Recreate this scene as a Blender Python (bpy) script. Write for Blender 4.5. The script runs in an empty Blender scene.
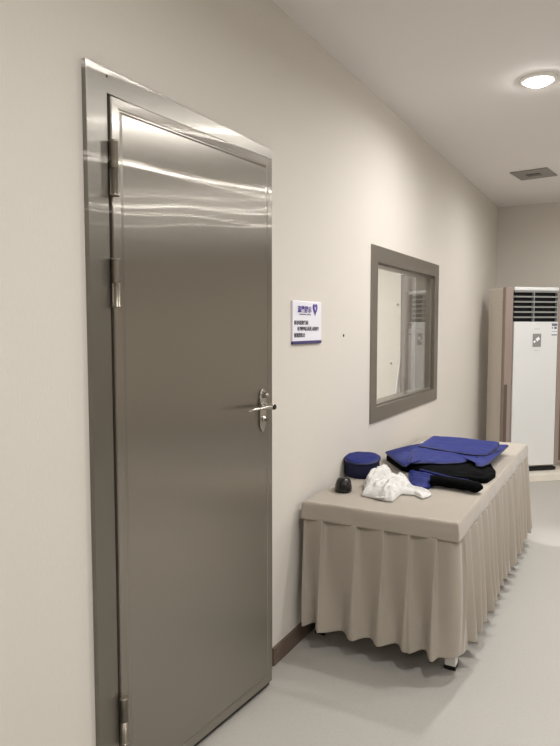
import bpy, bmesh, math, random
from mathutils import Vector, Matrix, noise
R = math.radians
PI = math.pi
random.seed(7)
sc = bpy.context.scene
COL = sc.collection

# ------------------------------------------------------------------ camera
CAM = Vector((1.284, 0.0, 1.438)); YAW = 28.55; PITCH = 4.14; FPX = 640.0
cd = bpy.data.cameras.new('camera'); cam = bpy.data.objects.new('camera', cd); COL.objects.link(cam)
cd.sensor_fit = 'HORIZONTAL'; cd.sensor_width = 36; cd.lens = 36 * FPX / 560
cam.location = CAM; cam.rotation_euler = (R(90 - PITCH), 0, R(YAW)); cd.clip_start = .05
sc.camera = cam
# ------------------------------------------------------------------ world, exposure
w = bpy.data.worlds.new('world'); sc.world = w; w.use_nodes = True
w.node_tree.nodes['Background'].inputs[0].default_value = (.8, .8, .8, 1)
w.node_tree.nodes['Background'].inputs[1].default_value = 0.0
sc.view_settings.view_transform = 'Standard'; sc.view_settings.look = 'None'
sc.view_settings.gamma = 1; sc.view_settings.use_curve_mapping = False
sc.view_settings.exposure = 0.70
LAMP_W = 11.5
LAMP_COL = (1.0, .988, .985)
CEIL = 2.722
# each lamp: x, y, power factor; first is seen, rest added for streaks and room light
LAMPS = [(.824, 3.655, .74), (1.05, 5.6, .8), (1.58, 3.02, 1.0), (3.12, 4.72, .4), (3.5, 5.15, 1.2), (4.3, 6.1, 1.0), (1.45, 1.0, 1.1),
         (3.2, .4, 1.2), (1.3, -1.6, .6), (5.0, 2.0, 1.2), (5.0, -.8, .9)]
def lamp_light(name, loc, watts, size=.13, spread=170, col=LAMP_COL):
    l = bpy.data.lights.new(name, 'AREA'); l.shape = 'DISK'; l.size = size; l.energy = watts; l.color = col
    l.spread = R(spread)
    o = bpy.data.objects.new(name, l); o.location = loc; COL.objects.link(o); return o
for (x, y, k) in LAMPS:
    lamp_light('downlight_beam', (x, y, CEIL - .034), LAMP_W * k)
lamp_light('next_room_fill', (-1.3, 4.6, CEIL - .03), 60, .5, 170)  # unseen lamps added to brighten the room behind the window
lamp_light('next_room_fill', (-1.3, 2.0, CEIL - .03), 8, .5, 170)

# ------------------------------------------------------------------ pixel -> point on a horizontal plane (authoring aid)
_yaw, _p = R(YAW), R(PITCH)
_d = Vector((-math.sin(_yaw)*math.cos(_p), math.cos(_yaw)*math.cos(_p), -math.sin(_p)))
_r = _d.cross(Vector((0, 0, 1))).normalized(); _u = _r.cross(_d)
def at(x, y, z):
    v = _r*((x-280)/FPX) - _u*((y-373)/FPX) + _d
    return CAM + v*((z-CAM.z)/v.z)

# ------------------------------------------------------------------ materials
def rgb(r, g, b):
    f = lambda c: (c/255/12.92) if c/255 <= .04045 else ((c/255+.055)/1.055)**2.4
    return (f(r), f(g), f(b), 1)
def mat(name, col, rough=.6, metal=0, spec=.5, sheen=0, emis=None, estr=0):
    m = bpy.data.materials.new(name); m.use_nodes = True; b = m.node_tree.nodes['Principled BSDF']
    b.inputs['Base Color'].default_value = col; b.inputs['Roughness'].default_value = rough
    b.inputs['Metallic'].default_value = metal; b.inputs['Specular IOR Level'].default_value = spec
    if sheen: b.inputs['Sheen Weight'].default_value = sheen; b.inputs['Sheen Roughness'].default_value = .4
    if emis: b.inputs['Emission Color'].default_value = emis; b.inputs['Emission Strength'].default_value = estr
    return m
def bump(m, scale, strength, dist=.002, stretch=(1, 1, 1), detail=3, colvar=0):
    nt = m.node_tree; b = nt.nodes['Principled BSDF']
    tc = nt.nodes.new('ShaderNodeTexCoord'); mp = nt.nodes.new('ShaderNodeMapping'); mp.inputs['Scale'].default_value = stretch
    n = nt.nodes.new('ShaderNodeTexNoise'); n.inputs['Scale'].default_value = scale; n.inputs['Detail'].default_value = detail
    bp = nt.nodes.new('ShaderNodeBump'); bp.inputs['Strength'].default_value = strength; bp.inputs['Distance'].default_value = dist
    nt.links.new(tc.outputs['Object'], mp.inputs[0]); nt.links.new(mp.outputs[0], n.inputs['Vector'])
    nt.links.new(n.outputs[0], bp.inputs['Height']); nt.links.new(bp.outputs[0], b.inputs['Normal'])
    if colvar:
        base = tuple(b.inputs['Base Color'].default_value)
        r = nt.nodes.new('ShaderNodeValToRGB')
        r.color_ramp.elements[0].position = .3; r.color_ramp.elements[1].position = .7
        r.color_ramp.elements[0].color = tuple(c*(1-colvar) for c in base[:3]) + (1,)
        r.color_ramp.elements[1].color = tuple(min(1, c*(1+colvar)) for c in base[:3]) + (1,)
        nt.links.new(n.outputs[0], r.inputs[0]); nt.links.new(r.outputs[0], b.inputs['Base Color'])
    return m
WALL = bump(mat('cream_wallcovering', rgb(210, 204, 195), .75, spec=.3), 160, .25, .0012, (1, 1, .35), colvar=.012)
CEILM = mat('ceiling_paint', rgb(232, 228, 224), .85, spec=.2)
FLOORM = bump(mat('grey_vinyl', rgb(172, 168, 161), .5, spec=.4), 90, .08, .0006, colvar=.035)
nt = FLOORM.node_tree
def steel(name, col, rough, aniso, wave=0.0, tilt=0.0, two=0.0):
    """brushed steel, grain vertical: highlights spread sideways; tilt = random sideways lean of the scratch facets"""
    m = mat(name, col, rough, 1.0); nt = m.node_tree; N = nt.nodes.new; Lk = nt.links.new; b = nt.nodes['Principled BSDF']
    b.inputs['Anisotropic'].default_value = aniso
    ge = N('ShaderNodeNewGeometry'); cr = N('ShaderNodeVectorMath'); cr.operation = 'CROSS_PRODUCT'; cr.inputs[1].default_value = (.0002, .0003, 1)
    Lk(ge.outputs['Normal'], cr.inputs[0]); no = N('ShaderNodeVectorMath'); no.operation = 'NORMALIZE'; Lk(cr.outputs[0], no.inputs[0])
    Lk(no.outputs[0], b.inputs['Tangent'])
    tc = N('ShaderNodeTexCoord'); nrm = ge.outputs['Normal']
    if wave:
        mp2 = N('ShaderNodeMapping'); mp2.inputs['Scale'].default_value = (1, 1.5, 3.0)
        n2 = N('ShaderNodeTexNoise'); n2.inputs['Scale'].default_value = 1.4; n2.inputs['Detail'].default_value = .5
        bp = N('ShaderNodeBump'); bp.inputs['Strength'].default_value = 1; bp.inputs['Distance'].default_value = wave
        Lk(tc.outputs['Object'], mp2.inputs[0]); Lk(mp2.outputs[0], n2.inputs['Vector'])
        Lk(n2.outputs[0], bp.inputs['Height']); nrm = bp.outputs[0]; Lk(nrm, b.inputs['Normal'])
    if tilt:
        sc_ = N('ShaderNodeMapping'); sc_.inputs['Scale'].default_value = (4000, 4000, 400); Lk(tc.outputs['Object'], sc_.inputs[0])
        wn = N('ShaderNodeTexWhiteNoise'); wn.noise_dimensions = '3D'
        fl = N('ShaderNodeVectorMath'); fl.operation = 'FLOOR'; Lk(sc_.outputs[0], fl.inputs[0]); Lk(fl.outputs[0], wn.inputs['Vector'])
        mr = N('ShaderNodeMapRange'); mr.inputs[3].default_value = -tilt; mr.inputs[4].default_value = tilt; Lk(wn.outputs['Value'], mr.inputs[0])
        ml = N('ShaderNodeVectorMath'); ml.operation = 'SCALE'; Lk(no.outputs[0], ml.inputs[0]); Lk(mr.outputs[0], ml.inputs['Scale'])
        ad = N('ShaderNodeVectorMath'); ad.operation = 'ADD'; Lk(nrm, ad.inputs[0]); Lk(ml.outputs[0], ad.inputs[1])
        nn = N('ShaderNodeVectorMath'); nn.operation = 'NORMALIZE'; Lk(ad.outputs[0], nn.inputs[0])
        g2 = N('ShaderNodeBsdfAnisotropic'); g2.inputs['Color'].default_value = col; g2.inputs['Roughness'].default_value = .15
        g2.inputs['Anisotropy'].default_value = 1.0; g2.inputs['Rotation'].default_value = .25; Lk(no.outputs[0], g2.inputs['Tangent']); Lk(nn.outputs[0], g2.inputs['Normal'])
        mx = N('ShaderNodeMixShader'); mx.inputs[0].default_value = two
        out = nt.nodes['Material Output']; Lk(b.outputs[0], mx.inputs[1]); Lk(g2.outputs[0], mx.inputs[2]); Lk(mx.outputs[0], out.inputs[0])
    return m
STEEL = steel('brushed_steel_leaf', rgb(176, 171, 162), .31, .9, wave=.0012, tilt=.05, two=.45)
STEELF = steel('brushed_steel_frame', rgb(150, 146, 138), .42, .85, wave=.0008, tilt=.05, two=.25)
STEELW = steel('satin_window_steel', rgb(150, 144, 135), .42, .3)
CHROME = mat('polished_chrome', rgb(180, 175, 168), .2, 1)
HINGE = mat('hinge_steel', rgb(150, 143, 132), .3, 1)
DARK = mat('dark_gap', rgb(28, 25, 22), .7)
BASEB = bump(mat('brown_skirting', rgb(100, 84, 72), .5), 30, .1, .001, (1, .2, 3), colvar=.08)
CLOTH = bump(mat('taupe_velvet', rgb(163, 154, 142), .85, spec=.15, sheen=.3), 220, .3, .001, colvar=.02)
BLUE = bump(mat('royal_blue_nylon', rgb(13, 27, 98), .62, spec=.3), 300, .2, .0008, colvar=.05)
NAVY = bump(mat('dark_navy_nylon', rgb(16, 20, 52), .7, spec=.3), 300, .2, .0008)
BLACK = bump(mat('black_fabric', rgb(4, 4, 5), .9, spec=.06), 300, .3, .0008)
PIPE = mat('navy_piping', rgb(22, 24, 66), .6)
WHITEC = bump(mat('white_cotton', rgb(206, 204, 200), .9, spec=.1, sheen=.1), 260, .3, .001)
BPLAST = mat('black_plastic', rgb(12, 10, 10), .2)
WPLAST = mat('white_plastic', rgb(222, 222, 220), .35)
WPLASTS = mat('ivory_side_sheet', rgb(222, 213, 202), .5)
TRIMB = mat('taupe_column_trim', rgb(150, 134, 124), .4)
GREYP = mat('grey_louvre', rgb(150, 150, 148), .4)
BLKIN = mat('dark_interior', rgb(12, 12, 12), .8)
TILE = bump(mat('cream_marble', rgb(226, 219, 206), .35), 12, .02, .0005, colvar=.03)
SIGNW = mat('sign_white', rgb(232, 230, 238), .3)
PURP = mat('sign_purple', rgb(66, 48, 140), .35)
INK = mat('sign_ink', rgb(74, 68, 82), .5)
LEGW = mat('white_enamel', rgb(225, 222, 215), .35)
VENTM = mat('vent_silver', rgb(150, 147, 142), .45, .3)
LED = mat('lamp_diffuser', (1, 1, 1, 1), .4, emis=(1, .98, .94, 1), estr=60)
RINGM = mat('lamp_ring_white', rgb(240, 238, 232), .35)
CURT = bump(mat('grey_curtain', rgb(112, 105, 100), .85, sheen=.1), 200, .2, .001)
# window glass: clear pane with true Fresnel reflection on both faces
GLASS = bpy.data.materials.new('clear_glass'); GLASS.use_nodes = True
nt = GLASS.node_tree; nt.nodes.clear()
out = nt.nodes.new('ShaderNodeOutputMaterial'); mx = nt.nodes.new('ShaderNodeMixShader')
tr = nt.nodes.new('ShaderNodeBsdfTransparent'); tr.inputs[0].default_value = (.95, .96, .95, 1)
gl = nt.nodes.new('ShaderNodeBsdfGlossy'); gl.inputs['Roughness'].default_value = .0
fr = nt.nodes.new('ShaderNodeFresnel'); ge = nt.nodes.new('ShaderNodeNewGeometry'); mi = nt.nodes.new('ShaderNodeMapRange')
mi.inputs[3].default_value = 1.6; mi.inputs[4].default_value = 1/1.6
nt.links.new(ge.outputs['Backfacing'], mi.inputs[0]); nt.links.new(mi.outputs[0], fr.inputs['IOR'])
nt.links.new(fr.outputs[0], mx.inputs[0]); nt.links.new(tr.outputs[0], mx.inputs[1]); nt.links.new(gl.outputs[0], mx.inputs[2])
nt.links.new(mx.outputs[0], out.inputs[0])

# ------------------------------------------------------------------ mesh helpers
def link(name, bm, m, parent=None, smooth=False, bev=0, sub=0, seg=2):
    me = bpy.data.meshes.new(name); bmesh.ops.recalc_face_normals(bm, faces=bm.faces); bm.to_mesh(me); bm.free()
    ms = m if isinstance(m, (list, tuple)) else [m]
    for x in ms: me.materials.append(x)
    if smooth:
        for p in me.polygons: p.use_smooth = True
    o = bpy.data.objects.new(name, me); COL.objects.link(o)
    if parent: o.parent = parent
    if bev:
        b = o.modifiers.new('bevel', 'BEVEL'); b.width = bev; b.segments = seg; b.limit_method = 'ANGLE'; b.angle_limit = R(40)
    if sub:
        s = o.modifiers.new('sub', 'SUBSURF'); s.levels = sub; s.render_levels = sub
    return o
def tag(o, label, cat, group=None, kind=None):
    o['label'] = label
    if cat: o['category'] = cat
    if group: o['group'] = group
    if kind: o['kind'] = kind
    return o
def empty(name, loc=(0, 0, 0), rz=0):
    o = bpy.data.objects.new(name, None); COL.objects.link(o); o.location = loc; o.rotation_euler = (0, 0, rz)
    o.empty_display_size = .1; return o
def box(bm, a, b, mi=0):
    x0, y0, z0 = a; x1, y1, z1 = b
    v = [bm.verts.new(p) for p in ((x0,y0,z0),(x1,y0,z0),(x1,y1,z0),(x0,y1,z0),(x0,y0,z1),(x1,y0,z1),(x1,y1,z1),(x0,y1,z1))]
    for f in ((0,3,2,1),(4,5,6,7),(0,1,5,4),(1,2,6,5),(2,3,7,6),(3,0,4,7)):
        bm.faces.new([v[i] for i in f]).material_index = mi
def bx(*ab):
    bm = bmesh.new()
    for a, b in ab: box(bm, a, b)
    return bm
def tube(bm, pts, rad, n=12, cap=True, flat=1.0):
    """tube along pts; rad is a number or a list; flat squashes it in z"""
    pts = [Vector(p) for p in pts]; rings = []
    for i, p in enumerate(pts):
        t = (pts[min(i+1, len(pts)-1)] - pts[max(i-1, 0)]).normalized()
        up = Vector((0, 0, 1)) if abs(t.z) < .9 else Vector((1, 0, 0))
        a = t.cross(up).normalized(); b = a.cross(t).normalized()
        r = rad[i] if isinstance(rad, (list, tuple)) else rad
        rings.append([bm.verts.new(p + a*r*math.cos(2*PI*k/n) + b*r*flat*math.sin(2*PI*k/n)) for k in range(n)])
    for q in range(len(rings)-1):
        for k in range(n):
            bm.faces.new((rings[q][k], rings[q][(k+1) % n], rings[q+1][(k+1) % n], rings[q+1][k]))
    if cap:
        bm.faces.new(rings[0][::-1]); bm.faces.new(rings[-1])
    return bm
def lathe(bm, prof, n=32, c=(0, 0, 0), axis='Z'):
    rings = []
    for r, z in prof:
        ring = []
        for k in range(n):
            a = 2*PI*k/n; x, y = r*math.cos(a), r*math.sin(a)
            p = (x, y, z) if axis == 'Z' else (z, x, y)
            ring.append(bm.verts.new((p[0]+c[0], p[1]+c[1], p[2]+c[2])))
        rings.append(ring)
    for q in range(len(rings)-1):
        for k in range(n):
            bm.faces.new((rings[q][k], rings[q][(k+1) % n], rings[q+1][(k+1) % n], rings[q+1][k]))
    if prof[0][0] > 1e-6: bm.faces.new(rings[0])
    if prof[-1][0] > 1e-6: bm.faces.new(rings[-1])
    bmesh.ops.remove_doubles(bm, verts=bm.verts, dist=1e-6)
    return bm
def rect_ring(bm, x0, x1, Y0, Y1, Z0, Z1, w):
    """mitred frame in the YZ plane, width w (left,right,top,bottom), from x0 to x1"""
    wl, wr, wt, wb = w
    O = [(Y0, Z0), (Y1, Z0), (Y1, Z1), (Y0, Z1)]
    I = [(Y0+wl, Z0+wb), (Y1-wr, Z0+wb), (Y1-wr, Z1-wt), (Y0+wl, Z1-wt)]
    V = {}
    for k, pts in (('O', O), ('I', I)):
        for xi, x in enumerate((x0, x1)):
            V[k, xi] = [bm.verts.new((x, p[0], p[1])) for p in pts]
    for i in range(4):
        j = (i+1) % 4
        bm.faces.new((V['O', 1][i], V['O', 1][j], V['I', 1][j], V['I', 1][i]))
        bm.faces.new((V['O', 0][i], V['I', 0][i], V['I', 0][j], V['O', 0][j]))
        bm.faces.new((V['O', 0][i], V['O', 0][j], V['O', 1][j], V['O', 1][i]))
        bm.faces.new((V['I', 0][i], V['I', 1][i], V['I', 1][j], V['I', 0][j]))
def resample(P, n, closed=True):
    P = [Vector(p) for p in P]; Q = P + [P[0]] if closed else P
    L = [0]
    for a, b in zip(Q, Q[1:]): L.append(L[-1] + (b-a).length)
    out = []; m = n if closed else n-1
    for k in range(n):
        s = L[-1]*k/m; i = 0
        while i < len(L)-2 and L[i+1] < s: i += 1
        out.append(Q[i].lerp(Q[i+1], (s-L[i])/max(1e-9, L[i+1]-L[i])))
    return out
def blob(poly, z0, thick, power=6, wr=0.0, ws=18, edge=.15, seed=0, n=96, rings=22, folds=None, ridge=0, slope=None, centre=None, emin=.55):
    """soft flat cloth piece: outline poly (plan), bottom at z0, rounded edge, wrinkled top"""
    P = resample([(p[0], p[1], 0) for p in poly], n)
    for _ in range(1): P = [(P[i-1] + P[i]*2 + P[(i+1) % n])/4 for i in range(n)]
    c = Vector((centre[0], centre[1], 0)) if centre else sum(P, Vector())/n
    bm = bmesh.new(); ringv = []
    off = Vector((seed*3.1, seed*1.7, seed))
    def top(p, r):
        e = max(emin, (1 - min(1, r)**power)**.5) if r < 1 else emin
        z = z0 + .002 + thick*e
        if slope: z += slope(p)*e
        q = p*ws + off
        nz = noise.fractal(q, 1.0, 2.0, 3)
        if ridge: nz = nz*(1-ridge) + ridge*(1 - 2*abs(noise.noise(q*1.3)) - .5)
        z += wr*nz*min(1, e*1.2)
        if folds:
            for a, b, h, wd in folds:
                a = Vector((a[0], a[1], 0)); b = Vector((b[0], b[1], 0)); ab = b-a
                t = max(0, min(1, (p-a).dot(ab)/ab.length_squared)); dd = (p-a-ab*t).length
                z += h*math.exp(-(dd/wd)**2)*min(1, e*1.3)
        return max(z, z0+.001)
    cv = bm.verts.new((c.x, c.y, top(c, 0)))
    rr = [((k+1)/rings)**.75 for k in range(rings)]
    for r in rr:
        ringv.append([bm.verts.new((lambda p: (p.x, p.y, top(p, r)))(c.lerp(P[i], r))) for i in range(n)])
    ringv.append([bm.verts.new((P[i].x, P[i].y, z0)) for i in range(n)])
    for i in range(n): bm.faces.new((cv, ringv[0][i], ringv[0][(i+1) % n]))
    for a, b in zip(ringv, ringv[1:]):
        for i in range(n): bm.faces.new((a[i], b[i], b[(i+1) % n], a[(i+1) % n]))
    bm.faces.new(ringv[-1])
    return bm, [Vector((P[i].x, P[i].y, z0 + thick*.5)) for i in range(n)]
def text_mesh(name, body, size, loc, m, parent, rot, width=None, bold=0, depth=.0006):
    cu = bpy.data.curves.new(name, 'FONT'); cu.body = body; cu.size = size; cu.extrude = depth; cu.offset = bold*size
    cu.align_x = 'LEFT'; cu.align_y = 'BOTTOM'
    t = bpy.data.objects.new(name+'_curve', cu); COL.objects.link(t)
    dg = bpy.context.evaluated_depsgraph_get(); me = bpy.data.meshes.new_from_object(t.evaluated_get(dg))
    bpy.data.objects.remove(t); bpy.data.curves.remove(cu)
    me.name = name; me.materials.clear(); me.materials.append(m)
    xs = [v.co.x for v in me.vertices]; ys = [v.co.y for v in me.vertices]
    if xs:
        x0, x1, y0, y1 = min(xs), max(xs), min(ys), max(ys); k = (width/(x1-x0)) if width else 1; ky = size/(y1-y0)
        for v in me.vertices: v.co.x = (v.co.x-x0)*k; v.co.y = (v.co.y-y0)*ky
    o = bpy.data.objects.new(name, me); COL.objects.link(o); o.location = loc; o.rotation_euler = rot; o.parent = parent
    return o

# ------------------------------------------------------------------ room shell
YB, YF, XR, T = 7.27, -3.2, 6.6, .15
DY0, DY1, DZ = 1.347, 2.205, 2.071          # doorway
WY0, WY1, WZ0, WZ1 = 3.50, 4.785, .955, 1.825   # window opening
def struct(name, bm, m, label, cat, **k):
    o = link(name, bm, m, **k); return tag(o, label, cat, kind='structure')
struct('floor', bx(((-3.2, YF, -.1), (XR, YB+.0, 0))), FLOORM, 'pale grey speckled vinyl floor of the room', 'floor')
struct('ceiling', bx(((-3.2, YF, CEIL), (XR, YB, CEIL+.1))), CEILM, 'plain off-white painted ceiling with one glowing downlight', 'ceiling')
def wall_holes(x0, x1, ya, yb, holes):
    ys = sorted({ya, yb, *[h[0] for h in holes], *[h[1] for h in holes]}); bm = bmesh.new()
    for a, b in zip(ys, ys[1:]):
        hs = [h for h in holes if h[0] <= a and h[1] >= b]
        if not hs: box(bm, (x0, a, 0), (x1, b, CEIL)); continue
        h = hs[0]
        if h[2] > 0: box(bm, (x0, a, 0), (x1, b, h[2]))
        box(bm, (x0, a, h[3]), (x1, b, CEIL))
    bmesh.ops.remove_doubles(bm, verts=bm.verts, dist=1e-5)
    return bm
struct('wall_left', wall_holes(-T, 0, YF, YB, [(DY0, DY1, 0, DZ), (WY0, WY1, WZ0, WZ1)]), WALL,
       'long cream wall holding the steel door and the observation window', 'wall')
struct('wall_back', bx(((-3.2, YB, 0), (XR, YB+T, CEIL))), WALL, 'cream end wall behind the standing air conditioner', 'wall')
struct('wall_right', bx(((XR, YF, 0), (XR+T, YB, CEIL))), WALL, 'cream wall on the far right, outside the view', 'wall')
struct('wall_front', bx(((-3.2, YF-T, 0), (XR, YF, CEIL))), WALL, 'cream wall behind the viewpoint', 'wall')
struct('wall_far_left', bx(((-3.2-T, YF, 0), (-3.2, YB, CEIL))), WALL, 'pale far wall of the room beyond the window', 'wall')
struct('wall_partition', bx(((-3.2, 6.35, 0), (-T, 6.47, CEIL))), WALL, 'pale end wall seen through the observation window', 'wall')
struct('wall_divider', bx(((-3.2, .5, 0), (-T, .62, CEIL))), WALL, 'pale near wall of the room beyond the door', 'wall')
bm = bx(((0, 2.286, 0), (.012, YB, .078)))
struct('baseboard_left', bm, BASEB, 'dark brown skirting board between the steel door and the draped table', 'baseboard', bev=.002)
struct('baseboard_near', bx(((0, YF, 0), (.012, 1.28, .078))), BASEB, 'dark brown skirting board left of the steel door', 'baseboard', bev=.002)
struct('baseboard_back', bx(((.013, YB-.012, 0), (XR, YB, .078))), BASEB, 'dark brown skirting board along the end wall', 'baseboard', bev=.002)

# ------------------------------------------------------------------ steel door, slightly ajar
door = empty('door_1', (0, 1.282, 0)); tag(door, 'brushed stainless steel door standing slightly ajar in its steel frame', 'door', kind='structure')
def put(o, ref):                                     # keep world coordinates of a mesh under an unrotated empty
    o.location = -Vector(ref.location) if o.parent is ref else o.location; return o
bm = bmesh.new()
FO0, FO1, FZ = 1.270, 2.264, 2.138; FX = .016
# mitred three-sided architrave
def poly_prism(bm, pts, x0, x1, mi=0):
    a = [bm.verts.new((x0, p[0], p[1])) for p in pts]; b = [bm.verts.new((x1, p[0], p[1])) for p in pts]
    n = len(pts); bm.faces.new(b).material_index = mi; bm.faces.new(a[::-1]).material_index = mi
    for i in range(n): bm.faces.new((a[i], a[(i+1) % n], b[(i+1) % n], b[i])).material_index = mi
poly_prism(bm, [(FO0, 0), (DY0, 0), (DY0, DZ), (DY1, DZ), (DY1, 0), (FO1, 0), (FO1, FZ), (FO0, FZ)], 0, FX)
# jamb linings and stops
box(bm, (-T, DY0-.001, 0), (0, DY0+.003, DZ)); box(bm, (-T, DY1-.003, 0), (0, DY1+.001, DZ)); box(bm, (-T, DY0, DZ-.003), (0, DY1, DZ+.001))
box(bm, (-.06, DY0+.003, 0), (-.035, DY0+.02, DZ-.003)); box(bm, (-.06, DY1-.02, 0), (-.035, DY1-.003, DZ-.003)); box(bm, (-.06, DY0+.02, DZ-.02), (-.035, DY1-.02, DZ-.003))
put(link('door_frame', bm, STEELF, door, bev=.0015), door)
bm = lathe(bmesh.new(), [(.0045, FX+.0003), (.0035, FX+.0012), (0, FX+.0012)], 16, (0, 1.347, 2.116), 'X')
put(link('screw_hole', bm, DARK, door), door)
leaf = empty('leaf_pivot'); bpy.data.objects.remove(leaf)
# leaf: local y runs from hinge to free edge, local x outward
AJAR = R(4.3); LW, LZ0, LZ1 = .800, .03, 2.067
bm = bmesh.new()
def leaf_mesh(bm):
    y0, y1, z0, z1 = .006, LW, LZ0, LZ1; th = .042
    def ring(x, d, e=None):
        l, r_, t, b = d
        return [bm.verts.new((x, y0+l, z0+b)), bm.verts.new((x, y1-r_, z0+b)), bm.verts.new((x, y1-r_, z1-t)), bm.verts.new((x, y0+l, z1-t))]
    f = .034
    rs = [ring(-th, (0,)*4), ring(-.003, (0,)*4), ring(0, (.003,)*4), ring(-.0015, (f-.006,)*4), ring(-.0035, (f-.003,)*4), ring(-.0035, (f,)*4), ring(-.0005, (f+.007,)*4)]
    for a, b in zip(rs, rs[1:]):
        for i in range(4): bm.faces.new((a[i], a[(i+1) % 4], b[(i+1) % 4], b[i]))
    bm.faces.new(rs[0][::-1]); bm.faces.new(rs[-1])
leaf_mesh(bm)
leaf = link('door_leaf', bm, STEEL, door)
leaf.location = Vector((.022, DY0+.001, 0)) - Vector(door.location); leaf.rotation_euler = (0, 0, -AJAR)
bm = bx(((-.04, .008, .012), (-.012, LW-.004, LZ0)))
link('bottom_gap_shade', bm, DARK, leaf)  # near-black strip stands in for the shaded gap under the leaf
# hinges: knuckle barrel in two halves with leaf plates
for i, (za, zb) in enumerate(((1.795, 1.945), (1.49, 1.626), (.222, .363))):
    bm = bmesh.new(); zm = (za+zb)/2
    lathe(bm, [(.009, za), (.0125, za), (.0125, za+.005), (.0115, za+.006), (.0115, zm-.001), (.010, zm-.0005), (.010, zm+.0005), (.0115, zm+.001), (.0115, zb-.006), (.0125, zb-.005), (.0125, zb), (0, zb)], 28, (.031, .005, 0))
    h = link('hinge', bm, HINGE, door, bev=0); h.location = Vector((0, DY0, 0)) - Vector(door.location)
    for p in h.data.polygons: p.use_smooth = len(p.vertices) == 4 and abs(p.normal.z) < .5 and p.area < .0006
# lever handle with a long ornate plate, on the leaf
HY = .727
bm = bmesh.new()
pts = []
zs0, zs1, hw = 1.040, 1.204, .019
outl = [(0, zs0), (hw*.55, zs0+.012), (hw*.8, zs0+.018), (hw, zs0+.03), (hw, zs1-.034), (hw*.8, zs1-.024), (hw*.95, zs1-.014), (hw*.5, zs1-.003), (0, zs1)]
outl = outl + [(-a, b) for a, b in outl[-2:0:-1]]
poly_prism(bm, [(HY+a, b) for a, b in outl], 0, .009)
plate = link('handle_plate', bm, CHROME, leaf, bev=.003, seg=3)
bm = lathe(bmesh.new(), [(.011, .008), (.012, .012), (.008, .016), (.011, .022), (.007, .03), (0, .032)], 20, (0, HY, 1.182), 'X')
link('top_boss', bm, CHROME, leaf, smooth=True)
bm = lathe(bmesh.new(), [(.014, .008), (.014, .014), (.009, .018), (.009, .048), (.011, .052), (.011, .058), (0, .058)], 24, (0, HY, 1.140), 'X')
tube(bm, [(.051, HY+.008, 1.140), (.053, HY-.02, 1.1405), (.052, HY-.05, 1.142), (.049, HY-.085, 1.142), (.047, HY-.12, 1.141), (.049, HY-.152, 1.139)],
     [.0085, .009, .0075, .0065, .006, .003], 14, flat=.75)
lv = link('lever_handle', bm, CHROME, leaf, smooth=True)
bm = lathe(bmesh.new(), [(.0095, .058), (.0095, .062), (0, .063)], 20, (0, HY, 1.140), 'X')
link('handle_end_cap', bm, DARK, lv)
bm = lathe(bmesh.new(), [(.011, .008), (.011, .013), (.008, .016), (.008, .03), (.0045, .03), (.0045, .022), (0, .022)], 20, (0, HY+.002, 1.090), 'X')
lk = link('lock_cylinder', bm, CHROME, leaf, smooth=False)
bm = lathe(bmesh.new(), [(.0046, .0225), (.0046, .0295), (0, .0297)], 16, (0, HY+.002, 1.090), 'X')
link('keyhole', bm, DARK, lk)

# ------------------------------------------------------------------ observation window
win = empty('window_1', (0, 3.425, .883)); tag(win, 'steel-framed observation window in the cream wall above the draped table', 'window', kind='structure')
bm = bmesh.new(); rect_ring(bm, 0, .009, 3.424, 4.858, .884, 1.900, (.097, .097, .092, .085))
put(link('window_frame', bm, STEELW, win, bev=.0012), win)
bm = bmesh.new(); rect_ring(bm, -.14, .0, 3.500, 4.785, .955, 1.825, (.024, .024, .017, .014))
put(link('reveal_lining', bm, STEELW, win), win)
bm = bmesh.new(); rect_ring(bm, -.026, -.012, 3.524, 4.761, .969, 1.808, (.010, .022, .010, .012))
put(link('glazing_bead', bm, STEELW, win, bev=.002), win)
put(link('glass_pane', bx(((-.032, 3.53, .972), (-.027, 4.755, 1.805))), GLASS, win), win)
# grey curtain and a white cloth strip hanging in the room beyond
def drape(x0, x1, y, z0, z1, amp, waves, seed, n=70, m=16, lean=0, taper=0):
    bm = bmesh.new(); V = []
    for j in range(m):
        t = j/(m-1); row = []
        for i in range(n):
            u = i/(n-1); xc = (x0+x1)/2
            x = xc + (x0 + (x1-x0)*u - xc)*(1-taper*t) + lean*(1-t)
            row.append(bm.verts.new((x, y + amp*(1-.4*t)*math.sin(2*PI*waves*u + seed + .6*math.sin(3*t)) + .3*amp*math.sin(11*u+seed), z0+(z1-z0)*t)))
        V.append(row)
    for j in range(m-1):
        for i in range(n-1): bm.faces.new((V[j][i], V[j][i+1], V[j+1][i+1], V[j+1][i]))
    return bm
o = link('curtain', drape(-.63, -.37, 5.9, .60, 1.925, .03, 2.5, .5), CURT, smooth=True); s = o.modifiers.new('thick', 'SOLIDIFY'); s.thickness = .004
tag(o, 'grey curtain hanging behind the observation window glass', 'curtain')
tag(link('curtain_rail', tube(bmesh.new(), [(-.66, 5.9, 1.935), (-T-.001, 5.9, 1.935)], .008, 12), WPLAST), 'thin rail carrying the grey curtain behind the window glass', 'curtain rail')
o = link('white_sheet', drape(-.66, -.585, 5.98, .57, 1.27, .015, 1.2, 1.5, taper=.6, lean=-.07), WHITEC, smooth=True); s = o.modifiers.new('thick', 'SOLIDIFY'); s.thickness = .004
tag(o, 'narrow white sheet hanging beside the curtain behind the window glass', 'sheet')
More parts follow.
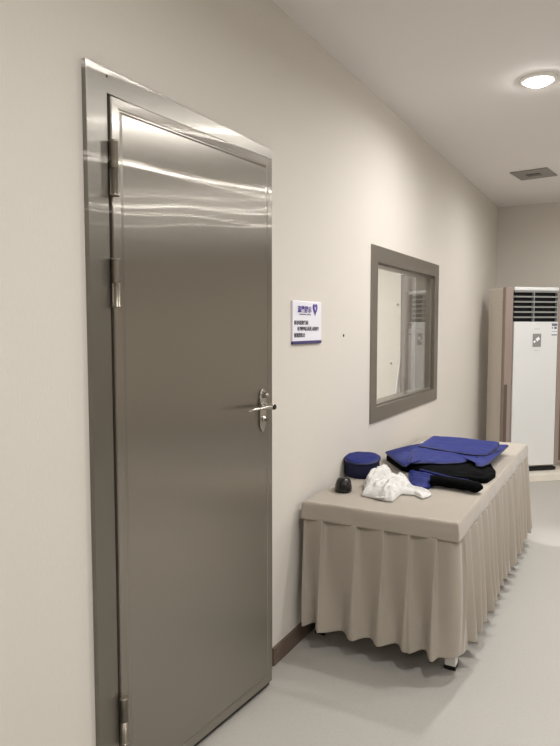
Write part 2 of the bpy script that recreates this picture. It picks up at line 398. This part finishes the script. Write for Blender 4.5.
for (x, z, l) in ((-.80, 1.665, 'upper small grey hook on the pale wall seen through the window'), (-.86, 1.06, 'lower small dark hook on the pale wall seen through the window')):
    bm = lathe(bmesh.new(), [(.009, 0), (.009, .004), (.005, .008), (.005, .02), (.008, .024), (0, .027)], 16)
    o = link('wall_hook', bm, HINGE, smooth=True); o.location = (x, 6.35, z); o.rotation_euler = (R(90), 0, 0); tag(o, l, 'hook')
bm = lathe(bmesh.new(), [(.0075, 0), (.0075, .002), (.005, .003), (0, .0032)], 18, axis='X')
o = link('wall_plug', bm, DARK); o.location = (0, 3.041, 1.393); tag(o, 'tiny black plug in the wall between sign and window', 'wall plug')

# ------------------------------------------------------------------ wall sign
sign = empty('wall_sign', (0, 2.460, 1.361)); tag(sign, 'small white notice board with purple title and heart shield, beside the steel door', 'sign')
b_ = link('board', bx(((0, 0, .008), (.009, .292, .190))), SIGNW, sign, bev=.002)
link('purple_base_strip', bx(((0, 0, 0), (.0105, .292, .0145))), mat('strip_purple', rgb(54, 44, 104), .35), sign, bev=.002)
rt = (R(90), 0, R(90))
def st(name, s, y0, y1, z0, z1, m, bold=0):
    return text_mesh(name, s, z1-z0, (.0097, y0-2.460, z0-1.361), m, sign, rt, y1-y0, bold)
st('title_text', '温馨提示', 2.503, 2.642, 1.500, 1.530, PURP, .02)
st('subtitle_text', 'WENXIN TISHI', 2.520, 2.632, 1.490, 1.4955, INK)
st('notice_text', '候诊请您等候', 2.470, 2.610, 1.446, 1.466, INK, .015)
st('notice_text', '听到呼叫后再进入检查室', 2.503, 2.720, 1.419, 1.439, INK, .015)
st('notice_text', '谢谢您配合', 2.470, 2.578, 1.391, 1.411, INK, .015)
bm = bmesh.new()
def shield(bm, cy, cz, s, x0, x1):
    pts = []
    for k in range(40):
        a = 2*PI*k/40
        px = 16*math.sin(a)**3; pz = 13*math.cos(a)-5*math.cos(2*a)-2*math.cos(3*a)-math.cos(4*a)
        pts.append((cy+px/16*s*.85, cz+pz/16*s*1.05))
    poly_prism(bm, pts, x0, x1)
shield(bm, .2205, .158, .029, .0092, .0105)
sh = link('heart_shield', bm, PURP, sign)
bm = bmesh.new(); shield(bm, .2205, .160, .011, .0106, .0112); link('shield_centre', bm, mat('sign_lilac', rgb(190, 180, 222), .4), sh)

# ------------------------------------------------------------------ ceiling fittings
def downlight(x, y):
    root = empty('downlight', (x, y, CEIL))
    link('trim_ring', lathe(bmesh.new(), [(.066, 0), (.092, 0), (.092, -.004), (.084, -.012), (.070, -.014), (.066, -.008)], 48), RINGM, root, smooth=True)
    link('diffuser', lathe(bmesh.new(), [(.067, -.001), (.067, -.010), (.06, -.019), (.045, -.027), (.025, -.031), (0, -.032)], 48), LED, root, smooth=True)  # dome bulges below the ceiling to imitate the lamp's bloom
    return root
d0 = downlight(*LAMPS[0][:2]); tag(d0, 'round glowing downlight in the ceiling above the draped table', 'ceiling light')
for (x, y, k) in LAMPS[1:]:
    r = d0.copy(); COL.objects.link(r); r.location = (x, y, CEIL)
    for ch in d0.children:
        c = ch.copy(); COL.objects.link(c); c.parent = r
    tag(r, 'downlight outside the view, placed unseen for the steel door streaks and the room light', 'ceiling light', 'downlights outside the view')
vent = empty('ceiling_vent', (.535, 5.84, CEIL)); vent.rotation_euler = (0, 0, R(-8)); tag(vent, 'square silver ceiling vent with a dark slot near the end wall', 'vent')
bm = bmesh.new()
a, b = .15, .165
box(bm, (-a, -b, -.010), (a, b, 0))
link('vent_plate', bm, VENTM, vent, bev=.006)
bm = bx(((-.055, -.04, -.013), (.055, .04, -.0101))); sl = link('dark_slot', bm, BLKIN, vent)
bm = bmesh.new()
for k in range(3): box(bm, (-.055, -.035+.026*k, -.016), (.055, -.029+.026*k, -.0131))
link('slot_louvre', bm, VENTM, sl)

# ------------------------------------------------------------------ treatment table
TX0, TX1, TY0, TY1, TZ = .038, .715, 2.508, 4.45, .664
tb = empty('treatment_table', ((TX0+TX1)/2, (TY0+TY1)/2, 0)); tag(tb, 'long low treatment table hidden under a taupe fitted cover, white legs showing', 'table')
put(link('table_top', bx(((TX0+.012, TY0+.012, .585), (TX1-.012, TY1-.012, .652))), LEGW, tb, bev=.01), tb)
for (x, y) in ((.672, 2.64), (.06, 2.66), (.672, 4.27), (.06, 4.25)):
    lg = link('leg', bx(((x-.023, y-.023, .016), (x+.023, y+.023, .585))), LEGW, tb, bev=.003); put(lg, tb)
    link('foot_cap', bx(((x-.025, y-.025, 0), (x+.025, y+.025, .018))), BPLAST, lg, bev=.003)
cov = empty('table_cover', ((TX0+TX1)/2, (TY0+TY1)/2, 0)); tag(cov, 'taupe velvet fitted cover with a pleated skirt draped over the low table', 'table cover')
# fitted top: soft slab, slightly sagging edge band
bm = bmesh.new()
nx, ny = 36, 90; grid = []
x0, x1, y0, y1 = TX0-.004, TX1+.006, TY0-.006, TY1+.006
def edgy(a, b, n):
    e = [0, .0025, .006, .010, .015, .022]
    return [a+k for k in e] + [a+.022+(b-a-.044)*i/(n-10) for i in range(1, n-10)] + [b-k for k in e[::-1]]
gx, gy = edgy(x0, x1, nx), edgy(y0, y1, ny); nx, ny = len(gx)-1, len(gy)-1
for j in range(ny+1):
    row = []
    for i in range(nx+1):
        x = gx[i]; y = gy[j]
        e = min(x-x0, x1-x, y-y0, y1-y)
        z = TZ - .006*math.exp(-e/.003) + .0022*noise.fractal(Vector((x*7, y*5, 2)), 1, 2, 3)
        z += .003*math.exp(-((e-.009)/.005)**2)*(.6+noise.noise(Vector((x*20, y*20, 0))))   # seam piping
        row.append(bm.verts.new((x, y, z)))
    grid.append(row)
for j in range(ny):
    for i in range(nx): bm.faces.new((grid[j][i], grid[j][i+1], grid[j+1][i+1], grid[j+1][i]))
per = [grid[0][i] for i in range(nx+1)] + [grid[j][nx] for j in range(1, ny+1)] + [grid[ny][i] for i in range(nx-1, -1, -1)] + [grid[j][0] for j in range(ny-1, 0, -1)]
cen = Vector(((x0+x1)/2, (y0+y1)/2, 0)); prev = per
BANDZ = .588
for t in (.12, .3, .5, .7, .9, 1.0):
    cur = []
    for v in per:
        o_ = Vector((0, 0, 0))
        if v.co.y <= y0+1e-5: o_.y -= 1
        if v.co.y >= y1-1e-5: o_.y += 1
        if v.co.x <= x0+1e-5: o_.x -= .2
        if v.co.x >= x1-1e-5: o_.x += 1
        bulge = .001 + .002*math.sin(PI*t) + .003*t + .003*noise.noise(Vector((v.co.x*9, v.co.y*9, t*2)))
        zz = .657 - (.657-BANDZ)*t + (.003*noise.noise(Vector((v.co.x*6, v.co.y*6, 5))) if t > .8 else 0)
        cur.append(bm.verts.new((v.co.x+o_.x*bulge, v.co.y+o_.y*bulge, zz)))
    L = len(per)
    for k in range(L): bm.faces.new((prev[k], prev[(k+1) % L], cur[(k+1) % L], cur[k]))
    prev = cur
o = link('fitted_top', bm, CLOTH, cov, smooth=True); put(o, cov)
s = o.modifiers.new('thick', 'SOLIDIFY'); s.thickness = .003; s.offset = -1
# pleated skirt
rnd = random.Random(11)
def skirt_path():
    """returns function s -> (pos, normal) round three sides of the table with rounded corners"""
    r = .025; X0, X1, Y0, Y1 = TX0+.004, TX1+.002, TY0-.002, TY1+.002
    segs = []; L1 = X1-r-X0; La = PI*r/2; L2 = Y1-Y0-2*r; tot = L1+La+L2+La+L1
    def f(s):
        if s < L1: return Vector((X0+s, Y0, 0)), Vector((0, -1, 0)), Vector((1, 0, 0))
        s -= L1
        if s < La:
            a = s/r; n = Vector((math.sin(a), -math.cos(a), 0)); return Vector((X1-r, Y0+r, 0))+n*r, n, Vector((math.cos(a), math.sin(a), 0))
        s -= La
        if s < L2: return Vector((X1, Y0+r+s, 0)), Vector((1, 0, 0)), Vector((0, 1, 0))
        s -= L2
        if s < La:
            a = s/r; n = Vector((math.cos(a), math.sin(a), 0)); return Vector((X1-r, Y1-r, 0))+n*r, n, Vector((-math.sin(a), math.cos(a), 0))
        s -= La
        return Vector((X1-r-min(s, L1), Y1, 0)), Vector((0, 1, 0)), Vector((-1, 0, 0))
    return f, tot, L1, La, L2
f, tot, L1, La, L2 = skirt_path()
edges = [0.0, .10, .255, .375, .486, .598]         # fold edges on the end facing the camera
s = L1 + La + .05
edges.append(s)
while s < L1+La+L2-.06:
    s += rnd.uniform(.095, .125); edges.append(s)
edges.append(tot)
prof = [(0, .3), (.03, .08), (.08, .0), (.18, .03), (.30, .11), (.42, .24), (.55, .41), (.67, .59), (.78, .76), (.88, .90), (.95, .98), (1.0, 1.0), (1.012, .93), (1.0, .7), (.985, .45)]
m_ = 22; cols = []
for k, (a, b) in enumerate(zip(edges, edges[1:])):
    Lk = b-a; amp = rnd.uniform(.8, 1.2); hem = rnd.uniform(-.006, .006); ph = rnd.uniform(0, 6)
    wrap = a < L1 < b
    for q_, (u, o) in enumerate(prof):
        cols.append((a, Lk, u, o, amp, hem, ph, wrap, k, q_/len(prof)))
cols.append((tot-.001, 0, 0, 0.1, 1, 0, 0, False, 99, 0))
bm = bmesh.new(); V = []
for (a, Lk, u, o, amp, hem, ph, wrap, k, uu) in cols:
    col = []
    for j in range(m_):
        t = j/(m_-1)
        A = (.020 + .030*t**.8)*amp
        tb_ = min(1, t*1.05)**1.6                       # how far the sharp pleat has opened into a round loop
        ow = .5 - .5*math.cos(2*PI*(uu-.34))
        if wrap: ow = .25 + .25*ow
        os_ = (.2+.3*math.sin(PI*min(u, 1)*.9)) if (wrap and u < .97) else o
        o2 = os_*(1-tb_) + ow*tb_
        us = u*(1-tb_) + (uu + .155 + .05*math.sin(2*PI*(uu-.09)))*tb_
        ss = a + Lk*us + .006*t*math.sin(ph+3*t)
        ss = max(0, min(tot-1e-4, ss))
        p, n_, tg = f(ss)
        off = -.006 + .010*t + A*o2 + .004*t*math.sin(ph+5*t+u*4)
        z = (BANDZ+.008) - (BANDZ+.008 - (.118+hem - .012*o2))*t
        q = p + n_*off
        q.x = max(q.x, .022 + .03*t)
        col.append(bm.verts.new((q.x, q.y, z)))
    V.append(col)
for c0, c1 in zip(V, V[1:]):
    for j in range(m_-1): bm.faces.new((c0[j], c1[j], c1[j+1], c0[j+1]))
o = link('pleated_skirt', bm, CLOTH, cov, smooth=True); put(o, cov)
s = o.modifiers.new('thick', 'SOLIDIFY'); s.thickness = .0022; s.offset = -1
s = o.modifiers.new('sub', 'SUBSURF'); s.levels = 1; s.render_levels = 1

# ------------------------------------------------------------------ things on the table
TT = .667
def pts(z, *P): return [at(x, y, (p[2] if len(p) > 2 else z)) for p in P for x, y in [p[:2]]]
def piping(name, loop, r, m, parent, z=None, part=None):
    L = loop if part is None else loop[part[0]:part[1]]
    bm = bmesh.new(); P = [Vector((p.x, p.y, p.z if z is None else z)) for p in L]
    if part is None: P.append(P[0])
    tube(bm, P, r, 8); return link(name, bm, m, parent, smooth=True)
# apron stack
apron = empty('lead_apron', (.40, 3.9, TT)); tag(apron, 'folded royal blue lead apron with dark piping lying on the table', 'apron')
def under(o, root):
    o.location = -Vector(root.location); return o
bm, lp = blob(pts(.69, (386,456), (400,450), (480,455), (491,464), (496,472.5), (487,479), (460,477), (440,474), (420,470), (402,467)), TT, .042, wr=.007, ws=14, seed=1, n=120)
under(link('black_lining', bm, BLACK, apron, smooth=True), apron)
bm, lp = blob(pts(.722, (385.5,451.5), (406,446), (440,440), (500,445), (508.5,444.6), (500,452.5), (488,463), (481,466), (476.5,465), (476,457.5), (461,462), (439,463), (431,462), (410,462.5), (405,466), (396,460)), TT+.045, .014, power=10, wr=.006, ws=9, seed=2, n=150,
          folds=[(at(412, 450, .72), at(407, 464, .72), -.007, .008), (at(430, 462, .72), at(470, 450, .72), .004, .03), (at(476, 456, .72), at(500, 448, .72), .006, .02)])
o = under(link('blue_body', bm, BLUE, apron, smooth=True), apron)
for p in lp: p.z = TT+.050
piping('edge_piping', lp, .0048, PIPE, o)
bm, lp = blob(pts(.742, (418.5,444.6), (426,440), (433.6,435), (465,437.8), (499,441.4), (497,446), (490,451.5), (485,454), (470,453), (450,450)), TT+.062, .014, power=14, wr=.003, ws=7, seed=3, n=120)
o = under(link('folded_flap', bm, BLUE, apron, smooth=True), apron)
for p in lp: p.z = TT+.066
piping('edge_piping', lp, .0045, PIPE, o)
P = [at(x, y, TT+.0605) for x, y in ((412.5,451), (411,455), (410,459), (408.5,463))]
under(link('seam_binding', tube(bmesh.new(), resample(P, 10, False), .0045, 8), PIPE, apron, smooth=True), apron)
P = [at(x, y, TT+.0605) for x, y in ((476,457.5), (484,455.5), (492,453), (499,450))]
under(link('panel_edge', tube(bmesh.new(), resample(P, 12, False), .004, 8), PIPE, apron, smooth=True), apron)
# small white label and buckle loop
p = at(424.5, 440.6, .748)
bm = bx(((-.03, -.012, 0), (.03, .012, .002))); o = link('size_tag', bm, WHITEC, apron); o.location = p - Vector(apron.location) + Vector((0, 0, -.012)); o.rotation_euler = (0, 0, R(80))
a, b, c, d = at(459, 452, .735), at(460.5, 455.2, .722), at(463.5, 455.2, .722), at(467, 452.5, .735)
under(link('strap_loop', tube(bmesh.new(), [a, b, c, d], .003, 8), PIPE, apron, smooth=True), apron)
# buckle at the black strap end
a = at(492, 471, .68); b = at(496, 473.3, .675)
bm = tube(bmesh.new(), [a + Vector((.0, .01, 0)), a.lerp(b, .6) + Vector((0, 0, .004)), b, b.lerp(a, .4) + Vector((.004, -.012, 0))], .003, 8)
under(link('buckle', bm, HINGE, apron, smooth=True), apron)

# thyroid collar / half sleeve: blue end running into a black roll
sl = empty('lead_collar', at(445, 482, TT)); tag(sl, 'rolled protective collar, blue at one end and black at the other, beside the apron', 'collar')
A = pts(.695, (409,470), (412,468.2), (424,470), (440,474.5), (436,478), (428,484), (418,486.5), (411,486.5), (409.5,481))
bm, lp = blob(A, TT, .028, power=3, wr=.008, ws=16, seed=5, n=90)
under(link('blue_end', bm, BLUE, sl, smooth=True), sl)
c0 = [(430,480.5), (442,481.2), (455,483), (466,485), (476,487), (481,487.6), (483,487.8)]
P = [at(x, y, TT+.028) for x, y in c0]
bm = tube(bmesh.new(), resample(P, 24, False), [.036, .040] + [.040]*19 + [.036, .026, .010], 20, flat=.62)
for v in bm.verts: v.co += Vector((0, 0, 1))*.003*noise.noise(v.co*30)
under(link('black_roll', bm, BLACK, sl, smooth=True), sl)
P = [at(x, y, TT+.042) for x, y in ((420,469.8), (440,475), (452,478), (462,479.8), (468,480.6))]
bm = tube(bmesh.new(), resample(P, 16, False), .006, 10)
under(link('blue_binding', bm, BLUE, sl, smooth=True), sl)

# round blue cap
cc = at(361.5, 457.5, .76)
capo = empty('round_hat', (cc.x, cc.y, TT)); tag(capo, 'round royal blue protective cap standing near the wall on the table', 'cap')
CR = .086
def teardrop(bm, prof, n=56, pt=.18, ang=R(60)):
    rings = []
    for r, z in prof:
        ring = []
        for k in range(n):
            a = 2*PI*k/n; d_ = math.cos(a-ang)
            rr = r*(1 + pt*max(0, d_)**4)
            ring.append(bm.verts.new((rr*math.cos(a), rr*math.sin(a), z + .003*noise.noise(Vector((rr*math.cos(a)*25, rr*math.sin(a)*25, z*20))))))
        rings.append(ring)
    for q in range(len(rings)-1):
        for k in range(n): bm.faces.new((rings[q][k], rings[q][(k+1) % n], rings[q+1][(k+1) % n], rings[q+1][k]))
    bm.faces.new(rings[0]); bm.faces.new(rings[-1])
    for v in bm.verts: v.co.z *= 1 + .13*(-.37*v.co.x + .93*v.co.y)/CR
    return bm
bm = teardrop(bmesh.new(), [(CR*.92, 0), (CR*.99, .012), (CR*1.03, .032), (CR*1.0, .056), (CR*1.0, .075), (CR*.97, .085)])
link('cap_band', bm, NAVY, capo, smooth=True)
bm = teardrop(bmesh.new(), [(CR*.99, .084), (CR*1.0, .090), (CR*.96, .095), (CR*.8, .098), (CR*.5, .099), (CR*.1, .099)])
link('cap_crown', bm, BLUE, capo, smooth=True)
bm = bmesh.new(); P = [Vector((CR*1.01*(1+.18*max(0, math.cos(2*PI*k/56-R(60)))**4)*math.cos(2*PI*k/56), CR*1.01*(1+.18*max(0, math.cos(2*PI*k/56-R(60)))**4)*math.sin(2*PI*k/56), .086)) for k in range(57)]
P = [Vector((p.x, p.y, p.z*(1 + .13*(-.37*p.x + .93*p.y)/CR))) for p in P]; tube(bm, P, .006, 8); link('cap_piping', bm, PIPE, capo, smooth=True)

# black mouse-like device
mp_ = at(343.5, 488, .675)
mo = empty('computer_mouse', (mp_.x, mp_.y, TT)); mo.rotation_euler = (0, 0, R(18)); mo.scale = (1.22, 1.22, 1.22); tag(mo, 'glossy black computer mouse at the near end of the table', 'computer mouse')
def mouse_shell(sc_=1, z0=0, h=.05):
    bm = bmesh.new(); n, k = 40, 14; rings = []
    for j in range(k+1):
        t = j/k; row = []
        for i in range(n):
            a = 2*PI*i/n; c, s_ = math.cos(a), math.sin(a)
            ex = .75
            x = .033*math.copysign(abs(c)**ex, c); y = .052*math.copysign(abs(s_)**ex, s_)
            q = math.cos(t*PI/2)**.55 if t < 1 else 0.02
            zt = h*math.sin(t*PI/2)*(1 - .25*(y/.052)*q)
            row.append(bm.verts.new((x*q*sc_, y*q*sc_, z0 + zt)))
        rings.append(row)
    for a, b in zip(rings, rings[1:]):
        for i in range(n): bm.faces.new((a[i], a[(i+1) % n], b[(i+1) % n], b[i]))
    bm.faces.new(rings[0]); bm.faces.new(rings[-1]); return bm
link('mouse_body', mouse_shell(), BPLAST, mo, smooth=True)
bm = lathe(bmesh.new(), [(.0, -.003), (.007, -.003), (.0085, 0), (.007, .003), (0, .003)], 20, axis='X')
wo = link('scroll_wheel', bm, HINGE, mo, smooth=True); wo.location = (0, -.033, .036)

# crumpled white cloth
rc = random.Random(5)
def creases(cx_, cy_, n, w=22, h=12, z=.70, s=1):
    out = []
    for _ in range(n):
        x = cx_ + rc.uniform(-w, w); y = cy_ + rc.uniform(-h, h); a_ = rc.gauss(-.5, .5); l = rc.uniform(4, 12)
        dx, dy = l*math.cos(a_), l*math.sin(a_)*.6
        out.append((at(x-dx, y-dy, z), at(x+dx, y+dy, z), s*rc.choice((-1, -1, 1))*rc.uniform(.004, .009), rc.uniform(.004, .008)))
    return out
wc = empty('white_cloth', at(388, 486, TT)); tag(wc, 'crumpled white cotton garment heaped in front of the blue cap', 'cloth')
def ln(x0, y0, x1, y1, h, wd, z=.70): return (at(x0, y0, z), at(x1, y1, z), h, wd)
Q = [(366,476,.705), (372,470,.715), (384,468,.72), (396,469,.72), (406,470,.718), (408,474,.71), (411,478,.70), (411,486,.68), (408,491,.670), (400,496,.666), (393,502.5,.665), (386,502,.665), (378,500,.665), (361.5,496.5,.665), (364,491,.672), (364,484,.684), (362,480,.69)]
bm, lp = blob(pts(0, *Q), TT, .046, power=3, wr=.011, ws=17, seed=8, n=220, rings=64, ridge=.7, centre=at(387, 486, .70), emin=.12,
    folds=[ln(366,480,386,475,.014,.013), ln(384,492,406,473,.016,.012), ln(376,488,398,472,.012,.010), ln(396,492,411,480,.012,.010),
           ln(370,486,384,481,-.016,.008), ln(390,482,402,475,-.014,.006), ln(372,492,382,495,.010,.008), ln(382,497,396,494,-.010,.006)] + creases(388, 485, 26))
under(link('garment_body', bm, WHITEC, wc, smooth=True), wc)
Q = [(365,474,.735), (368,470,.742), (374,467.5,.746), (376,463,.752), (382,460.5,.755), (388,460.5,.755), (392,464,.75), (392,470,.74), (388,476,.73), (378,478,.725), (369,480,.72)]
bm, lp = blob(pts(0, *Q), TT+.02, .058, power=3, wr=.009, ws=20, seed=12, n=150, rings=40, ridge=.6, emin=.3,
    folds=[ln(368,473,380,469,.010,.012,.74), ln(377,467,388,463,.008,.012,.75), ln(372,476,388,470,-.014,.008,.74)] + creases(380, 469, 8, 10, 6, .74))
under(link('collar_fold', bm, WHITEC, wc, smooth=True), wc)
Q = [(404,483,.69), (411,481,.69), (418,487,.683), (429,491,.676), (431.5,495,.67), (428,498,.666), (422,499.5,.665), (414,496,.665), (403,495,.665), (396,492,.68)]
bm, lp = blob(pts(0, *Q), TT, .020, power=4, wr=.005, ws=24, seed=15, n=130, rings=36, ridge=.5, emin=.3, folds=[ln(402,489,428,495,.010,.010,.67)])
under(link('sleeve', bm, WHITEC, wc, smooth=True), wc)
P = [at(x, y, z) for x, y, z in ((363,494.5,.672), (370,489.5,.690), (378,490,.700), (385,494,.690), (383,498,.680), (375,497.5,.675))]
bm = tube(bmesh.new(), resample(P, 30, False), [.004]+[.008]*28+[.004], 12, flat=.6)
for v in bm.verts: v.co += Vector((1, .5, 1))*.004*noise.noise(v.co*45)
under(link('rolled_hem', bm, WHITEC, wc, smooth=True), wc)

# ------------------------------------------------------------------ standing air conditioner, turned out of the corner
PX, PY = .340, 6.270; ANG = R(41)
ac = empty('air_conditioner', (PX, PY, .068)); ac.rotation_euler = (0, 0, ANG); tag(ac, 'tall white floor-standing air conditioner turned out of the room corner', 'air conditioner')
Z = lambda z: z - .068
TOP = 1.803; FW = .46
# cabinet
bm = bx(((-.052, .045, Z(.09)), (FW+.052, .35, Z(TOP-.012)))); link('cabinet', bm, WPLASTS, ac, bev=.008)
bm = bx(((-.03, .0, 0), (FW+.03, .29, Z(.10)))); link('dark_base', bm, BLKIN, ac, bev=.004)
bm = bx(((-.054, .04, Z(TOP-.03)), (FW+.054, .352, Z(TOP)))); link('top_cap', bm, WPLASTS, ac, bev=.01)
# side column trims with recessed intake grilles
for sx in (0, 1):
    bm = bmesh.new(); x0, x1 = ((-.088, -.006) if sx == 0 else (FW+.006, FW+.088))
    box(bm, (x0, -.004, Z(.13)), (x1, .05, Z(TOP+.002)))
    col = link('side_column', bm, TRIMB, ac, bev=.008)
    bm = bmesh.new(); xa, xb = ((x0+.004, x0+.036) if sx == 0 else (x1-.036, x1-.004))
    box(bm, (xa, -.0062, Z(.16)), (xb, -.0042, Z(.90))); gr = link('intake_grille', bm, BLKIN if 0 else mat('grille_brown', rgb(92, 80, 72), .6), col)
bm = bmesh.new()
for k in range(4):
    box(bm, (-.0535, .075, Z(1.66-k*.035)), (-.0515, .105, Z(1.676-k*.035)))
link('side_vent_slots', bm, TRIMB, ac)
# front: top rail, louvred outlet, big lower panel
bm = bx(((-.004, -.012, Z(1.772)), (FW+.004, .04, Z(TOP+.002)))); link('top_rail', bm, WPLAST, ac, bev=.006)
bm = bx(((0, .03, Z(1.485)), (FW, .044, Z(1.772)))); out_ = link('air_outlet', bm, BLKIN, ac)
nl = 6; hh = (1.772-1.487)/nl
for k in range(nl):
    z = 1.772 - (k)*hh
    bm = bmesh.new()
    v = [(0, -.006, z-.015), (0, -.008, z-.004), (0, .012, z), (0, .016, z-.004), (0, .0, z-.016)]
    aa = [bm.verts.new((0.002, p[1], Z(p[2]))) for p in v]; bb = [bm.verts.new((FW-.002, p[1], Z(p[2]))) for p in v]
    bm.faces.new(aa[::-1]); bm.faces.new(bb)
    for i in range(5): bm.faces.new((aa[i], bb[i], bb[(i+1) % 5], aa[(i+1) % 5]))
    link('louvre', bm, GREYP, out_)
bm = bmesh.new()
for xx in (.205, FW-.006): link('louvre_link', bx(((xx-.004, -.0085, Z(1.487)), (xx+.004, .028, Z(1.77)))), GREYP, out_)
bm = bx(((0, -.012, Z(.122)), (FW, .045, Z(1.484)))); pn = link('front_panel', bm, WPLAST, ac, bev=.006)
# display badge with white diamonds
bz0, bz1, bx0, bx1 = 1.250, 1.372, .196, .284
dp = link('display_badge', bx(((bx0, -.0145, Z(bz0)), (bx1, -.0121, Z(bz1)))), mat('badge_grey', rgb(140, 138, 136), .3), ac, bev=.001)
bm = bmesh.new()
def dia(cx_, cz_, s_):
    vs = [(cx_+s_, cz_), (cx_+s_*.35, cz_+s_), (cx_-s_, cz_+s_*.1), (cx_-s_*.3, cz_-s_)]
    a_ = [bm.verts.new((p[0], -.0152, Z(p[1]))) for p in vs]; b__ = [bm.verts.new((p[0], -.0146, Z(p[1]))) for p in vs]
    bm.faces.new(a_); bm.faces.new(b__[::-1])
    for i in range(4): bm.faces.new((a_[i], a_[(i+1) % 4], b__[(i+1) % 4], b__[i]))
dia(.248, 1.322, .023); dia(.215, 1.298, .014)
link('white_diamond_mark', bm, mat('badge_white', rgb(245, 245, 245), .3), dp)
bm = bmesh.new()
FG = mat('faint_grey', rgb(176, 176, 174), .5)
for k in range(5): box(bm, (.214+k*.011, -.0131, Z(1.414)), (.222+k*.011, -.0121, Z(1.420)))
link('upper_mark', bm, FG, ac)
bm = bmesh.new()
for k in range(4): box(bm, (.218+k*.011, -.0131, Z(1.212)), (.226+k*.011, -.0121, Z(1.216)))
link('lower_mark', bm, FG, ac)
# energy label at the right edge
el = link('energy_label', bx(((.392, -.0135, Z(1.355)), (.452, -.0121, Z(1.470)))), mat('label_white', rgb(225, 225, 228), .5), ac)
LI = mat('label_ink', rgb(110, 112, 122), .5)
for (xa, za, xb, zb) in ((.393, 1.444, .451, 1.469), (.395, 1.420, .408, 1.434), (.420, 1.416, .446, 1.438), (.396, 1.390, .448, 1.394), (.393, 1.356, .451, 1.366)):
    link('label_print', bx(((xa, -.0141, Z(za)), (xb, -.0136, Z(zb)))), LI, el)
# plinth
pl = link('plinth', bx(((-.06, -.14, 0), (FW+.16, .33, .066))), TILE, bev=.003)
pl.location = (PX, PY, 0); pl.rotation_euler = (0, 0, ANG); tag(pl, 'low cream stone plinth under the standing air conditioner', 'plinth')
